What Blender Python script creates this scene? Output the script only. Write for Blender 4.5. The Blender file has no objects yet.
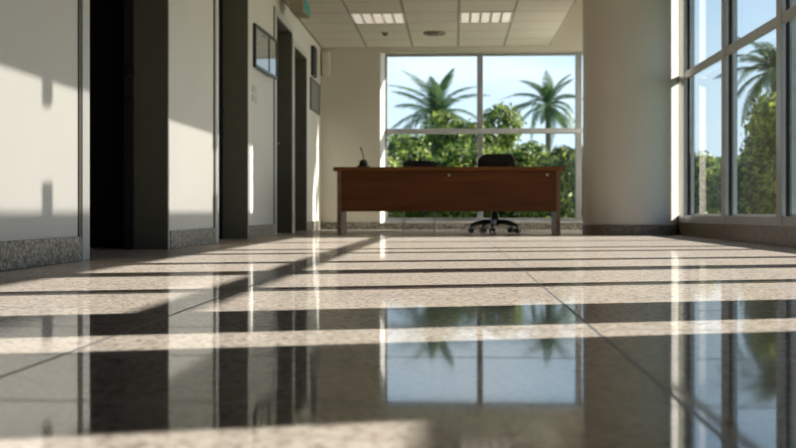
import bpy, bmesh, math, random
from mathutils import Vector, Matrix
random.seed(7)
H = 0.24                      # camera height in metres; every measure below is in camera heights
F = 1060.0                    # focal length in pixels of the 796 px wide frame
YAW = math.atan(56 / F)
cs, sn = math.cos(YAW), math.sin(YAW)
sc = bpy.context.scene
col = sc.collection

# ------------------------------------------------------------------ helpers
def place(px, D, y=None):
    """a point at viewing depth D in the direction of a photo column (and row)"""
    u = (px - 398) / F * D
    p = [u * cs - D * sn, u * sn + D * cs, 0.0]
    if y is not None:
        p[2] = 1 + (212 - y) * D / F
    return Vector(p)

XL, XR, YB, ZC, ZT = -7.69, 9.75, 60.9, 10.5, 14.0
XE = 5.47                     # edge of the lower ceiling
def yl(px):                   # distance along the left wall
    t = (398 - px) / F
    return (-XL - .405 * t) / (cs * t + sn)

def obj(name, bm, mat, parent=None, smooth=False, bevel=0, seg=2):
    bmesh.ops.recalc_face_normals(bm, faces=bm.faces[:])
    bmesh.ops.scale(bm, vec=(H, H, H), verts=bm.verts[:])
    me = bpy.data.meshes.new(name)
    bm.to_mesh(me); bm.free()
    for m in (mat if isinstance(mat, (list, tuple)) else [mat]):
        me.materials.append(m)
    o = bpy.data.objects.new(name, me)
    col.objects.link(o)
    if smooth:
        for p in me.polygons: p.use_smooth = True
    if bevel:
        b = o.modifiers.new('bevel', 'BEVEL'); b.width = bevel * H; b.segments = seg
        b.limit_method = 'ANGLE'; b.angle_limit = math.radians(40)
    if parent: o.parent = parent
    return o

def tag(o, label=None, cat=None, group=None, kind=None):
    if label: o['label'] = label
    if cat: o['category'] = cat
    if group: o['group'] = group
    if kind: o['kind'] = kind
    return o

def thing(name, loc, label=None, cat=None, group=None, kind=None, rz=0):
    o = bpy.data.objects.new(name, None); col.objects.link(o)
    o.empty_display_size = .1
    o.location = Vector(loc) * H; o.rotation_euler = (0, 0, rz)
    return tag(o, label, cat, group, kind)

def copy_tree(o, parent=None):
    c = o.copy(); col.objects.link(c)
    if parent: c.parent = parent
    for ch in list(o.children): copy_tree(ch, c)
    return c

def NB(): return bmesh.new()
def box(bm, x0, x1, y0, y1, z0, z1, mi=0):
    v = [bm.verts.new((x, y, z)) for x in (x0, x1) for y in (y0, y1) for z in (z0, z1)]
    for f in ((0,1,3,2),(4,6,7,5),(0,4,5,1),(2,3,7,6),(0,2,6,4),(1,5,7,3)):
        bm.faces.new([v[i] for i in f]).material_index = mi
    return bm
def bx(*a): return box(NB(), *a)
def prism(bm, pts, z0, z1):
    a = [bm.verts.new((x, y, z0)) for x, y in pts]; b = [bm.verts.new((x, y, z1)) for x, y in pts]
    n = len(pts)
    bm.faces.new(a); bm.faces.new(b)
    for i in range(n): bm.faces.new((a[i], a[(i+1) % n], b[(i+1) % n], b[i]))
    return bm
def tube(bm, pts, r, n=10, cap=True):
    pts = [Vector(p) for p in pts]
    rs = r if isinstance(r, (list, tuple)) else [r] * len(pts)
    rings = []
    for i, p in enumerate(pts):
        d = (pts[min(i+1, len(pts)-1)] - pts[max(i-1, 0)]).normalized()
        a = d.cross(Vector((0, 0, 1)) if abs(d.z) < .9 else Vector((1, 0, 0))).normalized(); b = d.cross(a)
        rings.append([bm.verts.new(p + (a * math.cos(t) + b * math.sin(t)) * rs[i]) for t in (k * 2 * math.pi / n for k in range(n))])
    for i in range(len(rings) - 1):
        for k in range(n):
            bm.faces.new((rings[i][k], rings[i][(k+1) % n], rings[i+1][(k+1) % n], rings[i+1][k]))
    if cap: bm.faces.new(rings[0]); bm.faces.new(rings[-1])
    return bm
def lathe(bm, prof, n=24, c=(0, 0)):
    rings = []
    for r, z in prof:
        if r < 1e-5: rings.append([bm.verts.new((c[0], c[1], z))])
        else: rings.append([bm.verts.new((c[0] + r * math.cos(k*2*math.pi/n), c[1] + r * math.sin(k*2*math.pi/n), z)) for k in range(n)])
    for i in range(len(rings) - 1):
        A, B = rings[i], rings[i+1]
        for k in range(n):
            q = [A[k % len(A)], A[(k+1) % len(A)], B[(k+1) % len(B)], B[k % len(B)]]
            u = []
            for v in q:
                if v not in u: u.append(v)
            if len(u) > 2: bm.faces.new(u)
    if len(rings[0]) > 1: bm.faces.new(rings[0])
    if len(rings[-1]) > 1: bm.faces.new(rings[-1])
    return bm

# ------------------------------------------------------------------ materials
def nodes(name):
    m = bpy.data.materials.new(name); m.use_nodes = True
    nt = m.node_tree
    return m, nt, nt.nodes['Principled BSDF'], nt.nodes['Material Output']
def ramp(nt, src, stops):
    r = nt.nodes.new('ShaderNodeValToRGB')
    e = r.color_ramp.elements
    while len(e) < len(stops): e.new(.5)
    for i, (p, c) in enumerate(stops): e[i].position = p; e[i].color = (*c, 1)
    nt.links.new(src, r.inputs['Fac'])
    return r.outputs['Color']
def coord(nt): return nt.nodes.new('ShaderNodeTexCoord').outputs['Object']
def noise(nt, vec, scale, detail=3, rough=.5, stretch=None):
    if stretch:
        mp = nt.nodes.new('ShaderNodeMapping'); mp.inputs['Scale'].default_value = stretch
        nt.links.new(vec, mp.inputs['Vector']); vec = mp.outputs['Vector']
    n = nt.nodes.new('ShaderNodeTexNoise')
    n.inputs['Scale'].default_value = scale; n.inputs['Detail'].default_value = detail; n.inputs['Roughness'].default_value = rough
    nt.links.new(vec, n.inputs['Vector'])
    return n.outputs['Fac']
def mixc(nt, a, b, fac, mode='MIX'):
    m = nt.nodes.new('ShaderNodeMix'); m.data_type = 'RGBA'; m.blend_type = mode
    for sock, v in ((m.inputs[0], fac), (m.inputs[6], a), (m.inputs[7], b)):
        if hasattr(v, 'is_linked'): nt.links.new(v, sock)
        else: sock.default_value = v if not isinstance(v, tuple) else (*v, 1)
    return m.outputs[2]
def plain(name, c, rough=.5, metal=0, var=.12, scale=6, spec=.5, bump=0):
    m, nt, b, _ = nodes(name)
    n = noise(nt, coord(nt), scale, 4)
    lo = tuple(x * (1 - var) for x in c); hi = tuple(min(1, x * (1 + var)) for x in c)
    nt.links.new(ramp(nt, n, [(.3, lo), (.7, hi)]), b.inputs['Base Color'])
    b.inputs['Roughness'].default_value = rough; b.inputs['Metallic'].default_value = metal
    b.inputs['Specular IOR Level'].default_value = spec
    if bump:
        bn = nt.nodes.new('ShaderNodeBump'); bn.inputs['Strength'].default_value = bump; bn.inputs['Distance'].default_value = .003
        nt.links.new(noise(nt, coord(nt), 220, 2), bn.inputs['Height']); nt.links.new(bn.outputs['Normal'], b.inputs['Normal'])
    return m
def math_(nt, op, a, b=None):
    m = nt.nodes.new('ShaderNodeMath'); m.operation = op
    for i, v in enumerate((a, b)):
        if v is None: continue
        if hasattr(v, 'is_linked'): nt.links.new(v, m.inputs[i])
        else: m.inputs[i].default_value = v
    return m.outputs[0]
def granite_color(nt, vec, scale, base, light, dark, soft):
    v = nt.nodes.new('ShaderNodeTexVoronoi'); v.inputs['Scale'].default_value = scale
    nt.links.new(vec, v.inputs['Vector'])
    sep = nt.nodes.new('ShaderNodeSeparateColor'); nt.links.new(v.outputs['Color'], sep.inputs[0])
    c = ramp(nt, sep.outputs[0], [(.0, dark), (.13, dark), (.2, base), (.62, base), (.75, light), (1, light)])
    n = noise(nt, vec, scale * .5, 4, .6)
    c2 = ramp(nt, n, [(.38, tuple(x * .72 for x in base)), (.62, light)])
    return mixc(nt, c, c2, soft)
def granite(name, base, light, dark, scale, rough, joints=None, spec=.5, soft=.2):
    m, nt, b, mo = nodes(name)
    vec = coord(nt)
    c = granite_color(nt, vec, scale, base, light, dark, soft)
    if joints:
        x0, px, y0, py, w = joints
        sx = nt.nodes.new('ShaderNodeSeparateXYZ'); nt.links.new(vec, sx.inputs[0])
        fs = []
        for out, o0, p in ((sx.outputs['X'], x0, px), (sx.outputs['Y'], y0, py)):
            q = math_(nt, 'DIVIDE', math_(nt, 'SUBTRACT', out, o0 * H), p * H)
            fr = math_(nt, 'ABSOLUTE', math_(nt, 'SUBTRACT', math_(nt, 'FRACT', math_(nt, 'ADD', q, 1000.5)), .5))
            fs.append(math_(nt, 'LESS_THAN', fr, w / p / 2))
        j = math_(nt, 'MAXIMUM', fs[0], fs[1])
        c = mixc(nt, c, (.03, .026, .022), j)
        r = math_(nt, 'ADD', rough, math_(nt, 'MULTIPLY', j, .45))
        nt.links.new(r, b.inputs['Roughness'])
    else: b.inputs['Roughness'].default_value = rough
    b.inputs['Specular IOR Level'].default_value = spec
    nt.links.new(c, b.inputs['Base Color'])
    if joints:                                   # waxed stone: a polish coat over a matt body
        nt.nodes.remove(b)
        d = nt.nodes.new('ShaderNodeBsdfDiffuse'); nt.links.new(c, d.inputs['Color'])
        g = nt.nodes.new('ShaderNodeBsdfGlossy'); g.inputs['Color'].default_value = (1, 1, 1, 1); nt.links.new(r, g.inputs['Roughness'])
        fr = nt.nodes.new('ShaderNodeFresnel'); fr.inputs['IOR'].default_value = 1.5
        mx = nt.nodes.new('ShaderNodeMixShader')
        nt.links.new(math_(nt, 'MINIMUM', fr.outputs[0], spec), mx.inputs[0])
        nt.links.new(d.outputs[0], mx.inputs[1]); nt.links.new(g.outputs[0], mx.inputs[2])
        nt.links.new(mx.outputs[0], mo.inputs['Surface'])
    return m
def wood(name, c, rough):
    m, nt, b, _ = nodes(name)
    n = noise(nt, coord(nt), 9, 5, .6, (.12, 1, 1.6))
    nt.links.new(ramp(nt, n, [(.3, tuple(x * .7 for x in c)), (.7, tuple(x * 1.3 for x in c))]), b.inputs['Base Color'])
    b.inputs['Roughness'].default_value = rough; b.inputs['Specular IOR Level'].default_value = .25
    return m
def emit(name, c, s):
    m, nt, b, _ = nodes(name)
    b.inputs['Base Color'].default_value = (*c, 1)
    b.inputs['Emission Color'].default_value = (*c, 1); b.inputs['Emission Strength'].default_value = s
    return m
def glass(name, tint=(.965, .98, .985)):
    m, nt, b, out = nodes(name)
    nt.nodes.remove(b)
    t = nt.nodes.new('ShaderNodeBsdfTransparent'); t.inputs[0].default_value = (*tint, 1)
    g = nt.nodes.new('ShaderNodeBsdfGlossy'); g.inputs['Roughness'].default_value = .01; g.inputs[0].default_value = (1, 1, 1, 1)
    fr = nt.nodes.new('ShaderNodeFresnel'); fr.inputs['IOR'].default_value = 1.45
    mx = nt.nodes.new('ShaderNodeMixShader')
    gi = nt.nodes.new('ShaderNodeNewGeometry')            # reflect once, at the face the ray enters by
    nt.links.new(math_(nt, 'MULTIPLY', fr.outputs[0], math_(nt, 'SUBTRACT', 1.0, gi.outputs['Backfacing'])), mx.inputs[0]); nt.links.new(t.outputs[0], mx.inputs[1]); nt.links.new(g.outputs[0], mx.inputs[2])
    nt.links.new(mx.outputs[0], out.inputs['Surface'])
    return m
def frosted(name):
    m, nt, b, out = nodes(name)
    b.inputs['Base Color'].default_value = (.9, .9, .88, 1); b.inputs['Roughness'].default_value = .5
    tr = nt.nodes.new('ShaderNodeBsdfTranslucent'); tr.inputs['Color'].default_value = (.95, .94, .90, 1)
    n = noise(nt, coord(nt), 300, 2)
    mx = nt.nodes.new('ShaderNodeMixShader')
    nt.links.new(math_(nt, 'ADD', .86, math_(nt, 'MULTIPLY', n, .08)), mx.inputs[0])
    nt.links.new(b.outputs[0], mx.inputs[1]); nt.links.new(tr.outputs[0], mx.inputs[2]); nt.links.new(mx.outputs[0], out.inputs['Surface'])
    return m
def leafmat(name, dark, mid, bright, trans=.45):
    m, nt, b, out = nodes(name)
    gi = nt.nodes.new('ShaderNodeNewGeometry')
    c = ramp(nt, gi.outputs['Random Per Island'], [(0, dark), (.45, mid), (.85, bright), (1, bright)])
    nt.links.new(c, b.inputs['Base Color']); b.inputs['Roughness'].default_value = .45
    tr = nt.nodes.new('ShaderNodeBsdfTranslucent'); nt.links.new(c, tr.inputs['Color'])
    mx = nt.nodes.new('ShaderNodeMixShader'); mx.inputs[0].default_value = trans
    nt.links.new(b.outputs[0], mx.inputs[1]); nt.links.new(tr.outputs[0], mx.inputs[2])
    nt.links.new(mx.outputs[0], out.inputs['Surface'])
    return m
def ceiling_mat():
    m, nt, b, _ = nodes('ceiling_tiles')
    vec = coord(nt)
    sx = nt.nodes.new('ShaderNodeSeparateXYZ'); nt.links.new(vec, sx.inputs[0])
    fs = []
    for out, o0 in ((sx.outputs['X'], XE), (sx.outputs['Y'], YB)):
        q = math_(nt, 'DIVIDE', math_(nt, 'SUBTRACT', out, o0 * H), 2.62 * H)
        fr = math_(nt, 'ABSOLUTE', math_(nt, 'SUBTRACT', math_(nt, 'FRACT', math_(nt, 'ADD', q, 1000.5)), .5))
        fs.append(math_(nt, 'LESS_THAN', fr, .024 if out.name == 'X' else .016))
    j = math_(nt, 'MAXIMUM', fs[0], fs[1])
    n = ramp(nt, noise(nt, vec, 90, 3), [(.35, (.66, .61, .51)), (.65, (.74, .69, .58))])
    nt.links.new(mixc(nt, n, (.36, .32, .26), j), b.inputs['Base Color'])
    b.inputs['Roughness'].default_value = .9
    return m

M = dict(
    wall=plain('wall_paint', (.61, .57, .475), .6, var=.02, scale=2, bump=.03),
    front=plain('bounce_absorber', (.10, .085, .07), .7),  # dark tone set to soak up bounce light around the camera
    wall_l=plain('corridor_wall_paint', (.80, .785, .72), .6, var=.02, scale=2, bump=.03),
    jamb=plain('white_jamb_paint', (.88, .87, .84), .4, var=.01),
    clear_tint=glass('sun_dimming_glass', (.47, .47, .47)),  # tint added to weaken the sun through the unseen upper glass
    frosted=frosted('fill_glass'),
    pillar=plain('column_paint', (.57, .525, .455), .55, var=.025, scale=3, bump=.03),
    ceil=ceiling_mat(),
    ceil_plain=plain('ceiling_plaster', (.78, .73, .63), .8, var=.02),
    floor=granite('floor_granite', (.55, .465, .385), (.72, .635, .55), (.20, .16, .13), 115, .05, (1.19, 3.93, 7.31, 1.79, .034), .38, .28),
    base=granite('skirting_granite', (.20, .19, .155), (.50, .48, .41), (.015, .014, .012), 70, .3),
    base_dark=granite('plinth_granite', (.16, .13, .10), (.24, .20, .15), (.04, .035, .03), 75, .3),
    lining=plain('door_lining', (.155, .152, .118), .45, var=.06),
    casing=plain('door_casing', (.66, .66, .62), .4, var=.03),
    groove=plain('casing_groove', (.10, .095, .075), .5),
    dark=plain('unlit_room_black', (.012, .012, .012), .9),  # near-black colour stands in for the side rooms having no light
    leaf_dark=plain('door_leaf_paint', (.05, .05, .043), .5),
    alu=plain('window_aluminium', (.36, .36, .36), .35, .35, var=.05),
    alu_light=plain('sash_aluminium', (.52, .53, .54), .35, .25, var=.05),
    alu_white=plain('white_window_frame', (.60, .60, .58), .4, var=.04),
    gasket=plain('black_gasket', (.015, .015, .016), .6),
    glass=glass('window_glass'),
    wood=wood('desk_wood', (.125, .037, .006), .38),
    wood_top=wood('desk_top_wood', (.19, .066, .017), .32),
    wood_side_lit=wood('desk_side_wood_lit', (.24, .13, .07), .45),  # desk wood made lighter, window light on the side panels put into colour
    black=plain('black_fabric', (.012, .012, .013), .75),
    plastic=plain('black_plastic', (.009, .009, .01), .4),
    chrome=plain('chrome', (.62, .62, .62), .2, 1, var=.03),
    screw=plain('pale_screw_cap', (.45, .38, .28), .4),
    white_plastic=plain('white_plastic', (.66, .65, .60), .4, var=.03),
    beige=plain('beige_plastic', (.62, .58, .48), .45, var=.05),
    black_frame=plain('black_picture_frame', (.015, .014, .013), .35),
    print_=plain('notice_paper', (.50, .47, .40), .5, var=.08, scale=14),
    grey_print=plain('grey_panel_print', (.24, .25, .25), .4, var=.1, scale=10),
    grey_frame=plain('grey_frame', (.16, .15, .13), .4),
    tube=emit('fluorescent_tube', (1, .90, .78), .40),
    reflector=plain('lamp_reflector', (.75, .73, .68), .3, .4, var=.03),
    teal=emit('teal_sign_face', (.02, .22, .17), .22),
    sign_body=plain('sign_housing', (.34, .28, .19), .5),
    vent=plain('vent_disc', (.24, .19, .14), .6),
    green_glass=plain('green_stand_body', (.02, .05, .04), .25),
    ground=plain('lawn', (.10, .16, .04), .95, var=.3, scale=3),
    bark=plain('bark', (.18, .14, .10), .9, var=.3, scale=10),
    shrub=leafmat('shrub_leaves', (.022, .055, .013), (.095, .18, .028), (.50, .54, .11)),
    tree=leafmat('tree_leaves', (.022, .052, .015), (.085, .165, .028), (.44, .50, .09)),
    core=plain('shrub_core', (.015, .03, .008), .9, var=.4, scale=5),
    palm=leafmat('palm_leaves', (.035, .085, .045), (.065, .14, .06), (.15, .24, .085), .25),
    ext=plain('exterior_render', (.55, .53, .48), .8),
)

# ------------------------------------------------------------------ floor, ceilings, walls
def struct(name, bm, m, parent=None, **k):
    o = obj(name, bm, m, parent, **k)
    if parent is None: o['kind'] = 'structure'
    return o
struct('floor', bx(-30, XR + .5, -22, YB + 1.2, -.4, 0), M['floor'])
Y0 = -22
bm = bx(XL - .9, XE, Y0, YB, ZC, ZC + .5)
struct('ceiling', bm, M['ceil'])
struct('ceiling_absorber', bx(XL, XE - 1.4, Y0, 30, ZC - .06, ZC), M['front'])  # unseen dark panel added to cut bounce light on the near floor
bm = bx(XE - .2, XE, Y0, YB, ZC + .5, ZT); box(bm, XE - .2, XR + .5, Y0, YB + 1.2, ZT, ZT + .4)
struct('ceiling_raised', bm, M['ceil_plain'])

doors = [(87, 167, 12.0), (217, 247, 12.0), (275.5, 291.5, 9.5), (293.5, 306, 9.0)]
opens = [(yl(a), yl(b), 9.6 if z > 10 else z) for a, b, z in doors]
bm = NB(); y = Y0
for a, b, z in opens:
    box(bm, XL - .9, XL, y, a, 0, ZC); box(bm, XL - .9, XL, a, b, z, ZC); y = b
box(bm, XL - .9, XL, y, YB + 1.2, 0, ZC)
struct('wall_left', bm, M['wall_l'])

bm = NB(); y = Y0
for i, (a, b, z) in enumerate(opens):
    e = a - (.55 if i == 0 else .45)
    if e - y > .9: box(bm, XL, XL + .07, y + (.1 if i else 0), e, 0, .5)
    y = b
box(bm, XL, XL + .07, y + .1, YB, 0, .5)
struct('baseboard_left', bm, M['base'], bevel=.015)

# door linings, casings; the two nearest openings lead into an unlit room
for i, (a, b, z) in enumerate(opens):
    bm = NB(); t = .05
    box(bm, XL - .92, XL + .02, b - t, b + .015, 0, z)
    box(bm, XL - .92, XL - .02, a - .015, a + t, 0, z)
    box(bm, XL - .92, XL + .02, a, b, z - t, z + .015)
    d = struct('door_%d' % (i + 1), bm, M['lining'])
    cb = NB()
    box(cb, XL, XL + .05, a - .42, a, 0, z + .3); box(cb, XL, XL + .05, a, b + .1, z, z + .3); box(cb, XL, XL + .04, b, b + .1, 0, z)
    obj('casing', cb, M['casing'], d, bevel=.01)
    obj('casing_groove', bx(XL, XL + .03, a - .58, a - .42, .5, z + .3), M['groove'], d)
    if i < 2:
        st = bx(XL - 1.15, XL - .9, b - .12, b, 0, z)
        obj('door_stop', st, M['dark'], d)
        for zz in (3.9, 4.75):
            obj('hinge', bx(XL - 1.05, XL - .86, b - .17, b - .12, zz - .12, zz + .12), M['gasket'], d, bevel=.01)
    else:
        obj('door_leaf', bx(XL - .9, XL - .72, a + .05, b - .05, .03, z - .05), M['leaf_dark'], d, bevel=.02)
        hb = NB(); tube(hb, [(XL - .72, b - .45, 4.2), (XL - .5, b - .45, 4.2), (XL - .5, b - .95, 4.2)], .05)
        obj('door_handle', hb, M['chrome'], d, smooth=True)
    if i < 2:
        rb = NB(); y0, y1 = a - 3, b + 3
        if i == 1: y0 = b - 3.5 - 2
        y0 = a - 1.5; y1 = b + 1.5
        xw = XL - 17
        box(rb, xw - .3, xw, y0, y1, 0, 11); box(rb, xw, XL - 1.2, y0 - .3, y0, 0, 11); box(rb, xw, XL - 1.2, y1, y1 + .3, 0, 11)
        box(rb, xw, XL - 1.2, y0, y1, 10.7, 11); box(rb, XL - 1.2, XL - .93, y0 - .3, a - .02, 0, 11); box(rb, XL - 1.2, XL - .93, b + .02, y1 + .3, 0, 11)
        box(rb, XL - 1.2, XL - .93, a - .02, b + .02, z + .02, 11)
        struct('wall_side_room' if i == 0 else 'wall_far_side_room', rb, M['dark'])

# back wall with the big window: the left edge of the opening is chamfered
WL, WRt, WB, WT = -4.0, 9.0, .37, 10.18
bm = prism(NB(), [(XL, YB), (WL - .24, YB), (WL - .24, YB + 1.2), (XL, YB + 1.2)], 0, ZT)
box(bm, WL, WRt, YB, YB + 1.2, 0, WB); box(bm, WL - .24, WRt, YB, YB + 1.2, WT, ZT); box(bm, WRt, XR + .5, YB, YB + 1.2, 0, ZT)
struct('wall_back', bm, M['wall'])
bm = bx(XL + .07, WL - .24, YB - .07, YB, 0, .42); box(bm, WL - .24, XR, YB - .05, YB, 0, WB - .02)
struct('baseboard_back', bm, M['base'], bevel=.01)
w = thing('window_1', (0, YB, 0), kind='structure')
fy0, fy1 = .5, .85
fb = bx(WL, WRt, fy0, fy1, WB, .66); box(fb, WL, WRt, fy0, fy1, WT - .14, WT)
box(fb, WL, WL + .12, fy0, fy1, .66, WT - .14); box(fb, WRt - .12, WRt, fy0, fy1, .66, WT - .14)
obj('window_frame', fb, M['alu'], w)
obj('jamb', prism(NB(), [(WL - .24, 0), (WL, .40), (WL, 1.2), (WL - .24, 1.2)], 0, WT), M['jamb'], w)
obj('window_sill', bx(WL, WRt, -.06, fy0, WB, WB + .1), M['alu_white'], w, bevel=.02)
zt = 1 + (212 - 131.3) * 61.4 / F
for x, ww in ((1.5, .17), (7.16, .17)):
    obj('mullion', bx(x - ww, x + ww, fy0 - .05, fy1 + .05, .6, WT - .1), M['alu'], w, bevel=.02)
obj('transom', bx(WL + .1, WRt - .1, fy0 - .09, fy1 + .02, zt - .15, zt + .15), M['alu_light'], w, bevel=.02)
for x0, x1 in ((WL + .12, 1.33), (1.67, 6.99), (7.33, WRt - .12)):
    for z0, z1 in ((.66, zt - .15), (zt + .15, WT - .14)):
        obj('pane', bx(x0, x1, .66, .70, z0, z1), M['glass'], w)

# right wall: plinth, piers, solid ends, high sill in the bay next to the camera
P1, P2, P3, P4 = 8.1, 11.05, 12.2, 13.76
bm = bx(XR, XR + .5, 48, 50, 0, ZT); box(bm, XR, XR + .5, 50, YB + 1.2, 0, 1.2); box(bm, XR, XR + .5, 50, YB + 1.2, 10, ZT); box(bm, XR, XR + .5, 60, YB + 1.2, 1.2, 10); box(bm, XR, XR + .5, P3, P4, 0, ZT); box(bm, XR, XR + .5, P1, P2, 0, ZT)
box(bm, XR, XR + .5, Y0, 4.6, 0, ZT); box(bm, XR, XR + .5, 4.6, P1, 0, 5.1); box(bm, XR, XR + .5, P2, P3, 0, .57); box(bm, XR, XR + .5, P4, 48, 0, .57)
struct('wall_right', bm, M['wall'])
bm = bx(XR - .09, XR, P4, 47, 0, .60); box(bm, XR - .06, XR, Y0, P4, 0, .57); box(bm, XR - .06, XR, 48.9, YB - .06, 0, .5)
struct('baseboard_right', bm, M['base_dark'], bevel=.02)
bm = bx(XL - .9, XR + .5, Y0 - .4, Y0, 0, ZT)
struct('wall_front', bm, M['front'])

struct('absorber_left', bx(XL, XL + .06, Y0, 16.6, .5, ZC - .06), M['front'])  # dark cladding added out of view, keeps the near floor shade deep
bm = bx(XR - .06, XR, P3, P4, .57, ZT); box(bm, XR - .06, XR, P1, P2, .57, ZT); box(bm, XR - .06, XR, Y0, 4.6, .57, ZT); box(bm, XR - .06, XR, 4.6, P1, .57, 5.1)
struct('absorber_right', bm, M['front'])  # same on the right: unseen dark cladding added to lower the ambient light
w = thing('window_2', (XR, P4, 0), kind='structure')
ys = [(P4, .25), (17.2, .42), (21.1, .95), (24.75, .5), (29.4, .5), (32.2, .5), (38.75, .5), (45.60, .70)]
ZTR = 6.74
def rail(name, y0, y1, z0, z1, m=M['alu']): obj(name, bx(-.052, .06, y0 - P4, y1 - P4, z0, z1), m, w, bevel=.015)
for i, (yy, ww) in enumerate(ys):
    yy -= P4
    lo, hi = yy - ww / 2, yy + ww / 2
    if i == 0: lo, hi = 0, .25
    zg = (10.83, 12.38) if i < len(ys) - 1 else (12, 12)
    mb = bx(-.075, .06, lo, hi, .57, zg[0]); box(mb, -.075, .06, lo, hi, zg[1], ZT)
    mo = obj('mullion', mb, M['alu'], w, bevel=.015)
    gb = bx(.06, .2, lo + .05, hi - .05, .57, zg[0]); box(gb, .06, .2, lo + .05, hi - .05, zg[1], ZT)
    obj('gasket', gb, M['gasket'], mo)
rail('bottom_rail', P4, 47.0, .57, .86)
rail('transom', P4, 46.9, ZTR - .16, ZTR + .16)
for i in range(len(ys) - 1):
    (a, wa), (b, wb) = ys[i], ys[i + 1]
    a += wa / 2 - P4 + (.12 if i == 0 else 0); b -= wb / 2 + P4
    for z0, z1 in ((.86, ZTR + .14), (ZTR + .14, ZT)):
        zs = min(z1, 10.4)
        s = obj('sash', bx(.2, .34, a - .02, a + .12, z0, zs), M['alu_light'], w)
        sb = bx(.2, .34, b - .12, b + .02, z0, zs); box(sb, .2, .34, a, b, z0, z0 + .07)
        if z1 < 8: box(sb, .2, .34, a, b, z1 - .1, z1)
        obj('sash_frame', sb, M['alu_light'], s)
        obj('pane', bx(.25, .28, a + .12, b - .12, z0 + .07, min(z1, 10.4) - (.1 if z1 < 8 else 0)), M['glass'], w)
obj('clerestory_pane', bx(.25, .28, 0, 45.0 - P4, 10.4, ZT), M['clear_tint'], w)  # darkened only to dim the sun patch on the left wall
obj('pane', bx(.25, .28, 45.9 - P4, 47.2 - P4, .86, ZT), M['glass'], w)
for k, (a, b, z0) in enumerate(((P2, P3, .57), (4.6, P1, 5.1))):
    w = thing('window_%d' % (3 + k), (XR, a, z0), kind='structure')
    fb = bx(.1, .3, 0, b - a, 0, .25)
    obj('window_frame', fb, M['alu'], w); obj('pane', bx(.18, .21, 0, b - a, .25, ZT - z0), M['glass'], w)

w = thing('window_5', (XR, 50, 1.2), kind='structure')  # added window, unseen behind the column, soft fill for the back of the room
fb = bx(.1, .3, 0, 10, 0, .2); box(fb, .1, .3, 0, 10, 8.6, 8.8); box(fb, .1, .3, 0, .2, .2, 8.6); box(fb, .1, .3, 9.8, 10, .2, 8.6); box(fb, .1, .3, 4.9, 5.1, .2, 8.6)
obj('window_frame', fb, M['alu'], w)
for a, b in ((.2, 4.9), (5.1, 9.8)): obj('fill_pane', bx(.18, .21, a, b, .2, 8.6), M['frosted'], w)

# round column at the end of the window wall
CX, CY, CR = 7.75, 47.2, 2.05
def shaft(r, z0, z1, n=128):                    # open-ended round shaft, straight vertical normals
    bm = NB(); a = [bm.verts.new((CX + r * math.cos(k*2*math.pi/n), CY + r * math.sin(k*2*math.pi/n), z0)) for k in range(n)]
    b = [bm.verts.new((v.co.x, v.co.y, z1)) for v in a]
    for k in range(n): bm.faces.new((a[k], a[(k+1) % n], b[(k+1) % n], b[k]))
    return bm
struct('column', shaft(CR, 0, ZT), M['pillar'], smooth=True)
o = struct('baseboard_column', lathe(NB(), [(CR + .035, 0), (CR + .035, .44), (CR + .005, .47), (CR + .005, 0)], 96, (CX, CY)), M['base_dark'])

# unseen beam added outside the window wall to cast its shadow strip, on arms
bm = bx(13, 13.5, Y0, 46.3, 10.44, 12.03)
for yy in (-15, 9.5, 13, 30, 42): box(bm, XR + .5, 13, yy - .12, yy + .12, 11.8, 12.03)
for yy in (30, 42): box(bm, XR + .3, XR + .6, yy - .12, yy + .12, 11.8, ZT)
struct('shadow_beam', bm, M['ext'])

# ------------------------------------------------------------------ ceiling fittings
def ceiling_light(x, y, label):
    t = thing('ceiling_light', (x, y, ZC), label, 'ceiling light')
    r = 1.25
    fb = NB()
    for a in ((-1.31, 1.31, -1.31, -r), (-1.31, 1.31, r, 1.31), (-1.31, -r, -r, r), (r, 1.31, -r, r)): box(fb, *a, -.035, .0)
    obj('frame', fb, M['white_plastic'], t)
    obj('reflector', bx(-r, r, -r, r, -.008, 0), M['reflector'], t)
    for k in range(5):
        xx = -1.0 + .5 * k
        obj('diffuser', bx(xx - .19, xx + .19, -1.22, 1.22, -.05, -.008), M['tube'], t, bevel=.03)
    for k in range(4):
        obj('louver', bx(-.77 + k * .5, -.73 + k * .5, -r, r, -.09, -.008), M['reflector'], t)
    return t
ceiling_light(-3.70, 51.73, 'square recessed fluorescent ceiling light on the left, nearer the doors')
ceiling_light(1.54, 51.73, 'square recessed fluorescent ceiling light on the right, nearer the round column')
p = (-1.03, 56.2)
t = thing('ceiling_vent', (*p, ZC), 'flat brownish round vent disc on the ceiling between the two lights', 'vent')
obj('disc', lathe(NB(), [(.60, 0), (.60, -.06), (.5, -.1), (.46, -.06), (0, -.06)], 32), M['vent'], t, smooth=False)
obj('center_cap', lathe(NB(), [(.33, -.06), (.33, -.12), (.2, -.15), (0, -.15)], 28), M['vent'], t)
t = thing('smoke_detector', (-3.62, 55.9, ZC), 'small dark round smoke detector on the ceiling behind the left light', 'smoke detector')
obj('base_plate', lathe(NB(), [(.27, 0), (.27, -.05), (0, -.05)], 24), M['beige'], t)
obj('sensor', lathe(NB(), [(.17, -.05), (.14, -.16), (.07, -.2), (0, -.2)], 24), M['vent'], t, smooth=True)

# exit sign hung from the ceiling beside the left wall
t = thing('exit_sign', (-6.85, 46.0, ZC), 'ceiling hung teal lit sign box above the far left doors', 'sign')
obj('housing', bx(-.33, .28, 0, 2.0, -.68, -.1), M['sign_body'], t, bevel=.03)
obj('sign_face', bx(.28, .31, .12, 1.9, -.63, -.14), M['teal'], t, bevel=.01)
obj('bracket', bx(-.1, .1, .7, 1.3, -.1, 0), M['sign_body'], t)

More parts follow.
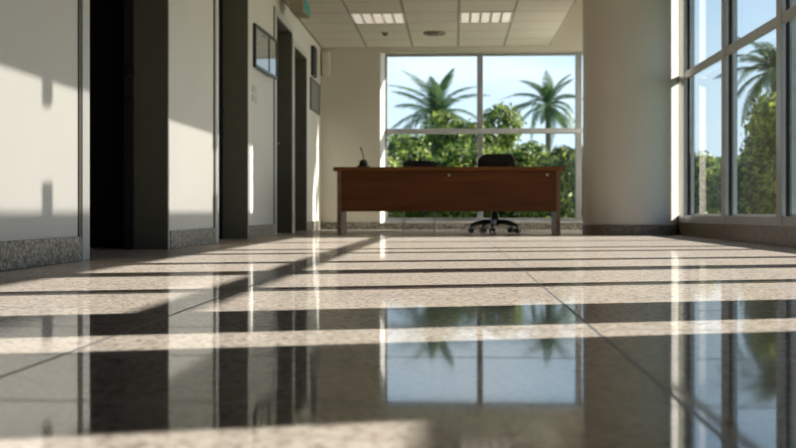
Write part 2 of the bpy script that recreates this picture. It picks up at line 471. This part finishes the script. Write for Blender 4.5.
# ------------------------------------------------------------------ fittings on the left wall
ya, yb = yl(252.5), yl(270.3)
t = thing('notice_board', (XL, ya, 6.55), 'black framed glazed notice board on the left wall beside the light switches', 'notice board', rz=-.045)
L = yb - ya; hh = 1.68; q = .13
fb = bx(0, .12, 0, L, 0, q); box(fb, 0, .12, 0, L, hh - q, hh); box(fb, 0, .12, 0, q, q, hh - q); box(fb, 0, .12, L - q, L, q, hh - q)
obj('frame', fb, M['black_frame'], t, bevel=.015)
obj('divider', bx(.02, .11, L * .63 - .06, L * .63 + .06, q, hh - q), M['black_frame'], t)
obj('notice_panel', bx(.02, .06, q, L - q, q, hh - q), M['print_'], t)
obj('glass_pane', bx(.085, .095, q, L * .63 - .06, q, hh - q), M['glass'], t)
obj('glass_pane', bx(.085, .095, L * .63 + .06, L - q, q, hh - q), M['glass'], t)
ys_ = yl(253.8)
for z, s in ((5.72, 'upper'), (5.37, 'lower')):
    t = thing('light_switch', (XL, ys_, z + (.0)), '%s one of two small pale wall switches under the notice board' % s, 'light switch')
    obj('plate', bx(0, .05, -.45, .45, -.14, .14), M['white_plastic'], t, bevel=.015)
    obj('rocker', bx(.05, .075, -.18, .18, -.08, .08), M['white_plastic'], t, bevel=.01)
ya, yb = yl(309.5), yl(318.5)
t = thing('wall_plaque', (XL, ya, 6.5), 'grey framed panel on the left wall by the far corner, under the black speaker', 'framed panel')
L = yb - ya; hh = 1.72; q = .14
fb = bx(0, .1, 0, L, 0, q); box(fb, 0, .1, 0, L, hh - q, hh); box(fb, 0, .1, 0, q, q, hh - q); box(fb, 0, .1, L - q, L, q, hh - q)
obj('frame', fb, M['grey_frame'], t, bevel=.01); obj('panel', bx(.0, .06, q, L - q, q, hh - q), M['grey_print'], t)
ya = yl(310.5)
t = thing('wall_speaker', (XL, ya + .3, 8.35), 'tall black speaker mounted on the left wall near the far corner', 'speaker')
pts = [(0, -.32), (.12, -.32), (.19, -.2), (.21, .4), (.19, .9), (.11, 1.02), (0, 1.02)]
obj('cabinet', prism(NB(), pts, 0, 1.62), M['plastic'], t, bevel=.07, seg=3)
obj('grille', prism(NB(), [(.195, -.15), (.23, .4), (.20, .85), (.15, .85), (.15, -.15)], .1, 1.52), M['gasket'], t)
t = thing('wall_box', (XL + .30, YB, 8.8), 'beige rounded box high on the back wall in the far left corner', 'wall box')
obj('housing', prism(NB(), [(-.25, 0), (-.25, -.22), (-.15, -.32), (.17, -.32), (.27, -.22), (.27, 0)], 0, 1.45), M['beige'], t, bevel=.08, seg=3)
obj('cover', prism(NB(), [(-.16, -.32), (-.16, -.35), (.16, -.35), (.16, -.32)], .15, 1.3), M['beige'], t, bevel=.01)

# ------------------------------------------------------------------ desk
DY = 46.5
t = thing('desk', (0, DY, 0), 'long reddish brown wooden desk with full front panel before the back window', 'desk')
x0, x1, dz = -5.31, 4.80, 2.98
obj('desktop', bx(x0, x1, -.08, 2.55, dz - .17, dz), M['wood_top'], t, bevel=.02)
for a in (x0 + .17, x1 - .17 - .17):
    obj('side_panel', bx(a, a + .17, 0, 2.45, 0.03, dz - .17), M['wood'] if False else M['wood_side_lit'], t, bevel=.01)
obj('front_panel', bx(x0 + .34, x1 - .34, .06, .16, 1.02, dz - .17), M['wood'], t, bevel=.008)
for px in (449, 547):
    xx = place(px, 46.4).x
    obj('screw_cap', tube(NB(), [(xx, .06, dz - .36), (xx, .03, dz - .36)], .06, 14), M['screw'], t)
for a in (x0 + .17, x1 - .34):
    for b in (.08, 2.2):
        obj('foot', bx(a + .01, a + .16, b, b + .2, 0, .03), M['plastic'], t)

# pen stand
p = place(363.5, 47.3)
t = thing('pen_stand', (p.x, p.y, dz), 'small dark round stand with one thin upright pen on the left of the desk', 'pen stand')
obj('base', lathe(NB(), [(.30, 0), (.30, .06), (.24, .1), (0, .1)], 24), M['plastic'], t)
obj('body', lathe(NB(), [(.16, .1), (.2, .16), (.19, .26), (.12, .34), (0, .36)], 24), M['green_glass'], t, smooth=True)
obj('pen', tube(NB(), [(.02, 0, .32), (0, 0, .5), (-.05, 0, .68), (-.10, 0, .80), (-.13, 0, .91)], [.018, .018, .02, .028, .03], 8), M['plastic'], t, smooth=True)

# ------------------------------------------------------------------ chairs
def rounded_panel(w, h, d, r, curve=.0, n=8, lean=0):
    """upright cushion, front outline with round corners, hollow towards -y side"""
    bm = NB(); pts = []
    for cx, cz, a0 in ((w/2-r, r, -90), (w/2-r, h-r, 0), (-w/2+r, h-r, 90), (-w/2+r, r, 180)):
        for k in range(n + 1):
            a = math.radians(a0 + 90 * k / n); pts.append((cx + r * math.cos(a), cz + r * math.sin(a)))
    rings = []
    for dy, s in ((0, .86), (d*.18, .97), (d*.5, 1), (d*.82, .97), (d, .86)):
        rings.append([bm.verts.new((x * s, dy - curve * (x / (w/2))**2 + lean * z, h/2 + (z - h/2) * s)) for x, z in pts])
    for i in range(4):
        for k in range(len(pts)):
            bm.faces.new((rings[i][k], rings[i][(k+1) % len(pts)], rings[i+1][(k+1) % len(pts)], rings[i+1][k]))
    for R, y in ((rings[0], 0), (rings[-1], d)):
        c = bm.verts.new((0, y + lean * h / 2, h/2))
        for k in range(len(pts)): bm.faces.new((R[k], R[(k+1) % len(pts)], c))
    return bm
def cushion(w, l, h, z):
    b = rounded_panel(w, l, h, .35)
    bmesh.ops.rotate(b, cent=(0, 0, 0), matrix=Matrix.Rotation(-math.pi/2, 3, 'X'), verts=b.verts[:])
    bmesh.ops.translate(b, vec=(0, -l/2, z + h), verts=b.verts[:])
    ys = [v.co.y for v in b.verts]; mid = (min(ys) + max(ys)) / 2
    zs = [v.co.z for v in b.verts]
    bmesh.ops.translate(b, vec=(0, -mid, z - min(zs)), verts=b.verts[:])
    return b
p = place(495, 50.45)
t = thing('office_chair', (p.x, p.y, 0), 'black swivel office chair on five star base behind right half of desk', 'chair', rz=-.35); t.scale = (1.04,) * 3
obj('seat', cushion(1.95, 1.9, .32, 1.72), M['black'], t, smooth=True)
bb = rounded_panel(1.86, 1.42, .3, .42, .12, lean=.1); bmesh.ops.translate(bb, vec=(-.22, .82, 2.27), verts=bb.verts[:])
obj('backrest', bb, M['black'], t, smooth=True)
obj('back_support', tube(NB(), [(0, .3, 1.66), (0, 1.05, 1.66), (0, 1.28, 1.9), (0, 1.26, 2.6)], .09, 8), M['plastic'], t, smooth=True)
obj('gas_column', lathe(NB(), [(.17, .55), (.17, 1.15), (.12, 1.15), (.12, 1.72)], 20), M['plastic'], t)
obj('base_hub', lathe(NB(), [(.2, .36), (.22, .62), (.17, .68), (0, .68)], 20), M['plastic'], t)
for k in range(5):
    a = math.radians(-78 + 72 * k); d = Vector((math.cos(a), math.sin(a), 0))
    obj('base_leg', tube(NB(), [d * .12 + Vector((0, 0, .52)), d * .6 + Vector((0, 0, .50)), d * 1.0 + Vector((0, 0, .40)), d * 1.13 + Vector((0, 0, .33))], [.12, .11, .09, .08], 10), M['plastic'], t, smooth=True)
    s = Vector((-d.y, d.x, 0)); c = d * 1.12
    cb = NB()
    for q in (-.08, .08): tube(cb, [c + s * (q - .045) + Vector((0, 0, .125)), c + s * (q + .045) + Vector((0, 0, .125))], .125, 16)
    tube(cb, [c + Vector((0, 0, .12)), c + Vector((0, 0, .34))], .03, 8)
    obj('caster', cb, M['plastic'], t)

p = place(419, 50.6)
t = thing('visitor_chair', (p.x, p.y, 0), 'black backed chair showing only its low backrest behind left half of desk', 'chair')
obj('seat', cushion(1.7, 1.7, .25, 1.66), M['black'], t, smooth=True)
bb = rounded_panel(1.68, 1.22, .2, .36, .1, lean=.08); bmesh.ops.translate(bb, vec=(0, .78, 2.29), verts=bb.verts[:])
obj('backrest', bb, M['black'], t, smooth=True)
for sx in (-1, 1):
    obj('leg', tube(NB(), [(sx * .72, -.68, 1.68), (sx * .75, -.74, 0)], .02, 8), M['alu'], t, smooth=True)
    obj('leg', tube(NB(), [(sx * .72, .9, 2.75), (sx * .72, .78, 1.7), (sx * .75, .86, 0)], .02, 8), M['alu'], t, smooth=True)
obj('seat_frame', bx(-.74, .74, -.7, .8, 1.60, 1.66), M['plastic'], t, bevel=.02)

# ------------------------------------------------------------------ outdoors
GZ = -1.0
bm = bx(-400, 500, YB + 1.3, 700, GZ - .3, GZ); box(bm, XR + .6, 500, -120, YB + 1.3, GZ - .3, GZ)
struct('ground', bm, M['ground'])

def leaves(bm, blobs, n, l0, l1):
    tot = sum(b[3] * b[4] * b[5] for b in blobs)
    for cx, cy, cz, rx, ry, rz in blobs:
        for _ in range(int(n * rx * ry * rz / tot)):
            d = Vector((random.gauss(0, 1), random.gauss(0, 1), random.gauss(0, 1))).normalized()
            r = random.uniform(.35, 1) ** .4 * random.uniform(.88, 1.1)
            p = Vector((cx + d.x * rx * r, cy + d.y * ry * r, cz + d.z * rz * r))
            if p.z < .05: p.z = random.uniform(.05, .6)
            nrm = (d + Vector((random.gauss(0, .6), random.gauss(0, .6), random.gauss(.25, .6)))).normalized()
            a = nrm.cross(Vector((random.gauss(0, 1), random.gauss(0, 1), random.gauss(0, 1)))).normalized(); b = nrm.cross(a)
            l = random.uniform(l0, l1); w = l * random.uniform(.3, .45)
            v = [bm.verts.new(p - a * l * .5), bm.verts.new(p + b * w * .5 - nrm * l * .06), bm.verts.new(p + a * l * .5), bm.verts.new(p - b * w * .5 - nrm * l * .06)]
            bm.faces.new((v[0], v[1], v[2])); bm.faces.new((v[0], v[2], v[3]))
    return bm
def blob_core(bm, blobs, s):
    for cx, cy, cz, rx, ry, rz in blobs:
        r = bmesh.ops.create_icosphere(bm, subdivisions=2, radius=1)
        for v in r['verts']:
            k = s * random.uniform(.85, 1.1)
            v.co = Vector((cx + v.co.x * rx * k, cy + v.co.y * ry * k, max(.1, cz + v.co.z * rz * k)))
def raw(name, bm, mat, parent):
    bmesh.ops.scale(bm, vec=(H, H, H), verts=bm.verts[:])
    me = bpy.data.meshes.new(name); bm.to_mesh(me); bm.free(); me.materials.append(mat)
    o = bpy.data.objects.new(name, me); col.objects.link(o); o.parent = parent
    return o
def make_shrub(seed, name, rad, ht, n, l0, l1, leafm):
    random.seed(seed)
    t = thing(name, (0, 0, 0))
    blobs = [(0, 0, ht * .42, rad, rad * .8, ht * .42)]
    for k in range(9):
        a = random.uniform(0, 6.28); q = random.uniform(.35, .8)
        s = random.uniform(.28, .45) * rad
        blobs.append((math.cos(a) * rad * q, math.sin(a) * rad * .8 * q, ht * random.uniform(.4, .86), s, s, s))
    raw('foliage', leaves(NB(), blobs, n, l0, l1), leafm, t)
    cb = NB(); blob_core(cb, blobs, .62); raw('foliage_core', cb, M['core'], t)  # opaque dark filler added so nothing shows through the leaves
    st = NB()
    for k in range(5):
        a = 1.2566 * k
        tube(st, [(.1 * math.cos(a), .1 * math.sin(a), 0), (.5 * math.cos(a), .5 * math.sin(a), ht * .35), (rad * .4 * math.cos(a), rad * .4 * math.sin(a), ht * .6)], [.12, .09, .04], 6)
    raw('stems', st, M['bark'], t)
    return t
def make_tree(seed, rad, ht, n, l0, l1, leafm):
    random.seed(seed)
    t = thing('leafy_tree', (0, 0, 0))
    blobs = []
    for k in range(13):
        a = random.uniform(0, 6.28); q = random.uniform(0, .72) * rad
        s = random.uniform(.3, .5) * rad
        blobs.append((math.cos(a) * q, math.sin(a) * q, ht * random.uniform(.45, .86), s, s, s * .8))
    raw('crown', leaves(NB(), blobs, n, l0, l1), leafm, t)
    st = tube(NB(), [(0, 0, 0), (.1, .05, ht * .3), (0, 0, ht * .6)], [.35, .28, .18], 8)
    for b in blobs[:8]: tube(st, [(.05, 0, ht * .35), (b[0] * .5, b[1] * .5, ht * .5), (b[0], b[1], b[2])], [.16, .1, .04], 6)
    raw('trunk', st, M['bark'], t)
    return t

shrubA = make_shrub(3, 'leafy_shrub', 3.7, 9.2, 4200, .45, .95, M['shrub'])
shrubB = make_shrub(5, 'leafy_shrub', 3.6, 8.4, 4200, .45, .95, M['shrub'])
treeA = make_tree(11, 6.5, 14.5, 4600, .6, 1.2, M['tree'])
used = set()
def put(proto, px, D, label, cat, group, scale=1, rz=0, ztop=None, name=None):
    if proto.name in used: o = copy_tree(proto)
    else: o = proto; used.add(proto.name)
    p = place(px, D)
    o.location = (p.x * H, p.y * H, GZ * H); o.rotation_euler = (0, 0, rz)
    o.scale = (scale if isinstance(scale, tuple) else (scale,) * 3)
    for k in ('label', 'category', 'group'):
        if k in o: del o[k]
    tag(o, label, cat, group)
    return o
G1 = 'shrubs outside the back window'
spots = [(372, 97, 1.0, 0, 'at the far left edge of the back window'), (414, 104, .98, 1.1, 'outside the back window behind the left chair'),
         (452, 95, .92, 2.3, 'outside the back window left of its middle mullion'), (494, 104, 1.0, 3.5, 'outside the back window behind the swivel chair'),
         (543, 95, .92, 4.4, 'outside the back window beyond the right end of the desk'), (585, 104, 1.0, 5.3, 'outside the back window beside the round column')]
for i, (px, D, s, rz, w_) in enumerate(spots):
    put(shrubA if i % 2 == 0 else shrubB, px, D, 'dense sunlit green shrub ' + w_, 'shrub', G1, s, rz)
G2 = 'trees behind the shrubs'
put(treeA, 470, 122, 'leafy green tree crossing the middle mullion beside the left palm', 'tree', G2, (.86, .86, 1.12), .4)
put(treeA, 415, 140, 'leafy green tree under the left palm crown', 'tree', G2, (1.1, 1.1, .98), 2.0)
put(treeA, 560, 145, 'leafy green tree below the right palm', 'tree', G2, (.8, .8, .9), 3.1)
G3 = 'plants outside the window wall'
put(treeA, 786, 74, 'bright leafy tree close outside the right window wall', 'tree', G3, (.62, .62, .78), 4.2)
put(treeA, 735, 120, 'leafy tree beyond the middle pane of the window wall', 'tree', G3, (.75, .75, .70), 5.2)
put(shrubB, 700, 92, 'leafy shrub outside the window wall pane next to the column', 'shrub', G3, (.9, .9, .85), .7)
put(shrubA, 752, 84, 'dark leafy shrub low in the middle of the window wall', 'shrub', G3, (.95, .95, .85), 2.8)
put(shrubB, 810, 66, 'leafy shrub outside the right end of the window wall', 'shrub', G3, (.9, .9, .9), 4.0)

def frond_mesh(L, droop, seed):
    random.seed(seed)
    bm = NB(); N = 46
    def P(s): return Vector((L * s * (1 - .12 * s), 0, L * (.26 * s - droop * s ** 2.2)))
    tube(bm, [P(k / 12) for k in range(13)], [.10 * (1 - .85 * k / 12) for k in range(13)], 5)
    for k in range(4, N):
        s = k / N; p = P(s); d = (P(min(1, s + .03)) - P(s - .03)).normalized()
        ll = L * (.17 * math.sin(math.pi * min(1, s * .92 + .12)) + .04)
        for sd in (-1, 1):
            a = (d * .75 + Vector((0, sd * .8, .05 - .25 * s)) + Vector((random.gauss(0, .05),) * 3)).normalized()
            up = d.cross(a).normalized(); wd = .066 * L / 7
            q = p + a * ll * .55 - Vector((0, 0, ll * .04)); e = p + a * ll - Vector((0, 0, ll * .34))
            v = [bm.verts.new(p - d * wd), bm.verts.new(p + d * wd), bm.verts.new(q + d * wd * 1.1), bm.verts.new(q - d * wd * 1.1), bm.verts.new(e)]
            bm.faces.new(v[:4]); bm.faces.new((v[3], v[2], v[4]))
    return bm
def palm(px, D, y, L, nf, label, seed, el=(-28, 78)):
    random.seed(seed)
    c = place(px, D, y)
    t = thing('palm_tree', (c.x, c.y, GZ), label, 'palm tree', 'palms outside the windows')
    hgt = c.z - GZ
    random.seed(seed)
    tb = NB(); tube(tb, [(0, 0, 0), (.1, 0, hgt * .5), (0, 0, hgt)], [L * .075, L * .06, L * .065], 12)
    raw('trunk', tb, M['bark'], t)
    raw('crown_shaft', lathe(NB(), [(L * .07, hgt - L * .12), (L * .10, hgt - L * .03), (L * .06, hgt + L * .06), (0, hgt + L * .1)], 12), M['palm'], t)
    protos = [raw('frond', frond_mesh(L, dr, seed + i), M['palm'], t) for i, dr in enumerate((.42, .66, .92))]
    random.seed(seed + 50)
    for k in range(nf):
        f = protos[k] if k < 3 else protos[k % 3].copy()
        if k >= 3: col.objects.link(f); f.parent = t
        f.location = (0, 0, hgt * H)
        e = math.radians(el[0] + (el[1] - el[0]) * ((k + .5) / nf) + random.uniform(-5, 5))
        f.rotation_euler = (random.uniform(-.3, .3), -e, k * 2.39996 + random.uniform(-.2, .2))
    return t
palm(437, 190, 118, 10.8, 22, 'palm tree with upright fronds seen through the left half of the back window', 21, (-15, 85))
palm(548, 200, 106, 8.6, 24, 'palm tree seen through the right half of the back window', 33, (-40, 75))
palm(775, 100, 72, 6.2, 24, 'palm tree with dark fronds outside the right window wall', 45, (-40, 70))

# ------------------------------------------------------------------ light, sky, camera
K, T = .29, .533
S = Vector((1, K, T)).normalized()
sl = bpy.data.lights.new('sun', 'SUN'); sl.energy = 12.5; sl.angle = math.radians(.55); sl.color = (1, .945, .87)
so = bpy.data.objects.new('sun', sl); col.objects.link(so)
so.rotation_euler = S.to_track_quat('Z', 'Y').to_euler(); so.location = S * 40

wd = bpy.data.worlds.new('sky'); sc.world = wd; wd.use_nodes = True
nt = wd.node_tree; bg = nt.nodes['Background']
tc = nt.nodes.new('ShaderNodeTexCoord').outputs['Generated']
sx = nt.nodes.new('ShaderNodeSeparateXYZ'); nt.links.new(tc, sx.inputs[0])
sky = ramp(nt, sx.outputs['Z'], [(0, (.70, .84, .92)), (.12, (.60, .78, .92)), (.22, (.44, .64, .86)), (.34, (.24, .42, .72)), (.5, (.13, .26, .54)), (1, (.07, .16, .40))])
cl = ramp(nt, noise(nt, tc, 3.2, 6, .58, (1, 1, 3.2)), [(.50, (0, 0, 0)), (.72, (.85, .85, .85))])
c = mixc(nt, sky, (.80, .90, .95), cl)
nt.links.new(c, bg.inputs['Color']); bg.inputs['Strength'].default_value = 1.4

cam = bpy.data.cameras.new('camera'); co = bpy.data.objects.new('camera', cam); col.objects.link(co)
co.location = (0, 0, H); co.rotation_euler = (math.pi / 2, 0, YAW)
cam.sensor_width = 36; cam.lens = 36 * F / 796; cam.shift_y = -12 / 796
cam.clip_start = .02; cam.clip_end = 1000
cam.dof.use_dof = True; cam.dof.focus_distance = 3.6; cam.dof.aperture_fstop = 4.5
sc.camera = co
vs = sc.view_settings
vs.view_transform = 'Standard'; vs.look = 'None'; vs.gamma = 1; vs.exposure = 0.0; vs.use_curve_mapping = False
sc.cycles.caustics_reflective = False; sc.cycles.caustics_refractive = False
sc.cycles.max_bounces = 14; sc.cycles.diffuse_bounces = 7; sc.cycles.transparent_max_bounces = 24
